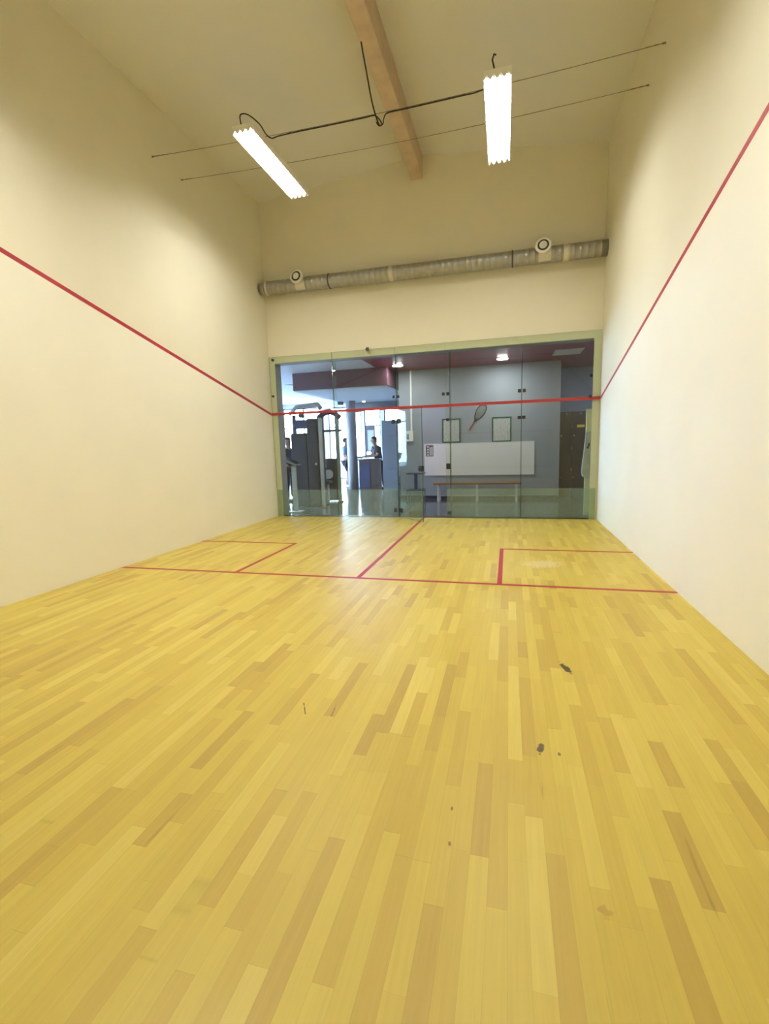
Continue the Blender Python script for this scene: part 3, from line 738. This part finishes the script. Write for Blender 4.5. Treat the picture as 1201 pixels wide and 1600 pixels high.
t = thing('reception_desk', 'dark desk with raised top in front of the far gym windows', 'desk', (-2.66, 15.02, 0))
MB().box(-.30, .34, -.16, .16, .0, .99).build('desk_body', 'brown', t); MB().box(-.34, .38, -.20, .27, .99, 1.03).build('desk_top', 'darkgrey', t, bevel=.005)
MB().box(-.28, .06, -.175, -.16, .08, .92).build('front_panel', 'navy', t)
t = thing('poster_stand', 'grey framed white poster on a thin pole stand near the far windows', 'poster stand', (-3.03, 16.6, 0))
m = MB(); m.box(-.19, -.14, -.02, .02, 1.22, 2.12); m.box(.10, .15, -.02, .02, 1.22, 2.12); m.box(-.14, .10, -.02, .02, 1.22, 1.27); m.box(-.14, .10, -.02, .02, 1.98, 2.12)
m.build('frame', 'steelcab', t)
MB().box(-.14, .10, -.008, .008, 1.27, 1.98).build('poster_sheet', 'lobbywhite', t)
MB().tube([(.185, 0, .02), (.185, 0, 2.45)], .02, 10).build('pole', 'lightgrey', t); MB().tube([(.185, 0, 0), (.185, 0, .02)], .16, 20).build('base', 'darkgrey', t)
MB().box(.145, .17, -.012, .012, 1.5, 1.6).build('clip', 'darkgrey', t)

t = thing('metal_cabinet', 'tall blue grey metal cabinet at the end of the lobby wall', 'cabinet', (-1.92, 14.8, 0))
MB().box(-.24, .68, 0, .4, 0, 2.20).build('body', 'steelcab', t)
d = MB().box(-.235, .675, -.02, 0, .76, 2.19).build('door', 'steelcab', t, bevel=.003); MB().box(.30, .33, -.045, -.02, 1.3, 1.75).build('handle', 'chrome', d)
d = MB().box(-.235, .675, -.02, 0, .02, .74).build('door', 'steelcab', t, bevel=.003); MB().box(.30, .33, -.045, -.02, .45, .65).build('handle', 'chrome', d)

# ------------------------------------------------------------------ people beyond the glass
def skin(name, chains, mat, parent, sub=1):
    bm = bmesh.new(); L = bm.verts.layers.skin.verify(); key = {}
    first = None
    for ch in chains:
        prev = None
        for p, r in ch:
            k = tuple(round(c, 4) for c in p)
            if k not in key:
                v = bm.verts.new(p); v[L].radius = (r, r); key[k] = v
                if first is None: first = v; v[L].use_root = True
            v = key[k]
            if prev is not None and prev is not v and not bm.edges.get((prev, v)): bm.edges.new((prev, v))
            prev = v
    me = bpy.data.meshes.new(name); bm.to_mesh(me); bm.free(); me.materials.append(MT[mat])
    o = bpy.data.objects.new(name, me); COL.objects.link(o); o.parent = parent
    sk = o.modifiers.new('skin', 'SKIN'); sk.use_smooth_shade = True
    sb = o.modifiers.new('sub', 'SUBSURF'); sb.levels = sub; sb.render_levels = sub + 1
    return o
def person(label, loc, rz, pose, mats, long_trousers=True, lanyard=False):
    """figure facing local -y, standing on z=0; pose gives elbow / hand offsets and forward lean"""
    t = thing('person', label, 'person', loc, rz)
    ln = pose.get('lean', 0.0)
    def q(x, y, z):                       # lean the upper body forward about the hip
        if z > .93: y -= (z - .93) * ln; z -= (z - .93) * ln * ln * .35
        return (x, y, z)
    hip = (0, 0, .93)
    sp = [(hip, .125), (q(0, .005, 1.08), .115), (q(0, .01, 1.25), .13), (q(0, .01, 1.38), .10), (q(0, 0, 1.47), .055), (q(0, -.012, 1.545), .07), (q(0, -.015, 1.63), .088), (q(0, 0, 1.70), .066)]
    nose = [(q(0, -.015, 1.63), .088), (q(0, -.095, 1.605), .016), (q(0, -.118, 1.59), .012)]
    body = [sp, nose]
    for s in (-1, 1):                     # ears
        body.append([(q(0, -.015, 1.63), .088), (q(s * .085, 0, 1.62), .016), (q(s * .097, .006, 1.63), .012)])
    legs, arms = [], []
    for s, kn, ft in ((-1, pose['legs'][0], pose['feet'][0]), (1, pose['legs'][1], pose['feet'][1])):
        k = (s * .10, kn, .50); a = (s * .10, ft, .085)
        legs.append([(hip, .125), (s_ := (s * .09, 0, .86), .088), ((s * .10, kn * .5, .68), .074), (k, .056), ((s * .10, (kn + ft) / 2 + .015, .33), .052), (a, .036), ((s * .10, ft - .05, .045), .036), ((s * .11, ft - .15, .03), .03)])
    body += legs
    for s, (ex, ey, ez), (hx, hy, hz) in ((-1, *pose['arms'][0]), (1, *pose['arms'][1])):
        sh = q(s * .17, .01, 1.39); e = Vector(q(ex, ey, ez)); h = Vector(q(hx, hy, hz)); d = (h - e).normalized()
        sd = d.cross(Vector((0, 0, 1))); sd = sd.normalized() if sd.length > .1 else Vector((0, 1, 0))
        palm = h + d * .055
        arms.append([(q(0, .01, 1.38), .10), (sh, .062), (tuple((Vector(sh) + e) / 2), .048), (tuple(e), .040), (tuple((e + h) / 2), .036), (tuple(h), .026), (tuple(palm), .034)])
        for k, (off, ln_) in enumerate(((-.028, .070), (-.010, .082), (.010, .078), (.027, .060))):
            b0 = palm + d * .03 + sd * off
            arms.append([(tuple(palm), .034), (tuple(b0), .010), (tuple(b0 + d * ln_ * .55 + Vector((0, 0, -.008))), .009), (tuple(b0 + d * ln_ + Vector((0, 0, -.024))), .008)])
        th = h + d * .03 + sd * (-.035)
        arms.append([(tuple(palm), .034), (tuple(th), .011), (tuple(th + d * .045 - sd * .018), .009)])
    body += arms
    skin('body', body, 'skin', t)
    # hair cap
    m = MB(); hc = Vector(q(0, .012, 1.645))
    bmesh.ops.create_uvsphere(m.bm, u_segments=16, v_segments=10, radius=.108)
    for v in m.bm.verts:
        if v.co.y < -.03 and v.co.z < .035: v.co *= .72
        if v.co.z < -.06: v.co.z = -.06 + (v.co.z + .06) * .4
        v.co.y *= 1.06; v.co += hc
    m.build('hair', mats['hair'], t, smooth=True)
    m = MB()
    for s in (-1, 1):
        e = Vector(q(s * .032, -.098, 1.632)); r = bmesh.ops.create_uvsphere(m.bm, u_segments=8, v_segments=6, radius=.011, matrix=Matrix.Translation(e))
    m.build('eyes', 'eye', t)
    m = MB(); c = Vector(q(0, -.088, 1.555)); m.box(c.x - .022, c.x + .022, c.y - .008, c.y + .02, c.z - .006, c.z + .006); m.build('mouth', 'lip', t, bevel=.003)
    # clothes follow the body
    sh_ = [[(hip, .150), (q(0, .005, 1.08), .138), (q(0, .01, 1.25), .150), (q(0, .01, 1.385), .112), (q(0, .003, 1.435), .066)]]
    for s, (ex, ey, ez), _ in ((-1, *pose['arms'][0]), (1, *pose['arms'][1])):
        a = q(s * .17, .01, 1.39); e = Vector(q(ex, ey, ez))
        sh_.append([(q(0, .01, 1.385), .112), (a, .078), (tuple(Vector(a).lerp(e, .55)), .064), (tuple(Vector(a).lerp(e, .8)), .062)])
    skin('shirt', sh_, mats['shirt'], t)
    tr = []
    for L_ in legs:
        c = [((0, 0, .925), .140), (L_[1][0], .105), (L_[2][0], .092), (L_[3][0], .078)]
        if long_trousers: c += [(L_[4][0], .070), (L_[5][0], .062)]
        else: c[-1] = (tuple(Vector(L_[3][0]) + Vector((0, 0, .06))), .088)
        tr.append(c)
    skin('trousers' if long_trousers else 'shorts', tr, mats['legs'], t)
    for s, ft in ((-1, pose['feet'][0]), (1, pose['feet'][1])):
        m = MB(); m.prism([(s * .10 - .045, ft + .06, 0), (s * .10 + .045, ft + .06, 0), (s * .10 + .05, ft - .12, 0), (s * .10 + .02, ft - .20, 0), (s * .10 - .02, ft - .20, 0), (s * .10 - .05, ft - .12, 0)], (0, 0, .075))
        m.build('shoe', mats['shoe'], t, bevel=.02)
    if lanyard:
        MB().tube([q(-.09, .04, 1.44), q(-.075, -.105, 1.33), q(0, -.165, 1.12), q(.075, -.105, 1.33), q(.09, .04, 1.44)], .012, 6).build('lanyard', 'lanyard', t)
    return t
down = [((-.22, .03, 1.12), (-.24, -.06, .88)), ((.22, .03, 1.12), (.24, -.06, .88))]
person('person in dark clothes behind the pedestal stand, at the far left of the glass', (-4.18, 12.4, 0), math.radians(60),
       dict(legs=(-.02, .02), feet=(-.02, .03), arms=down), dict(hair='hair', shirt='shirtdark', legs='shirtdark', shoe='black'))
person('person in pale blue shirt and dark shorts standing against the light by the column', (-3.93, 16.45, 0), math.radians(80),
       dict(legs=(-.10, .03), feet=(-.10, .08), arms=[((-.22, -.02, 1.12), (-.20, -.22, 1.02)), ((.22, .05, 1.12), (.23, .0, .88))]), dict(hair='hair', shirt='shirtblue', legs='shorts', shoe='whitem'), long_trousers=False)
person('person in dark shirt with lanyard leaning on the far desk, arm stretched forward', (-2.50, 15.62, 0), math.radians(-50),
       dict(lean=.25, legs=(-.02, .05), feet=(.0, .12), arms=[((-.20, -.12, 1.14), (-.14, -.40, 1.10)), ((.20, -.10, 1.14), (.14, -.38, 1.10))]), dict(hair='hair', shirt='shirtdark', legs='shirtdark', shoe='black'), lanyard=True)
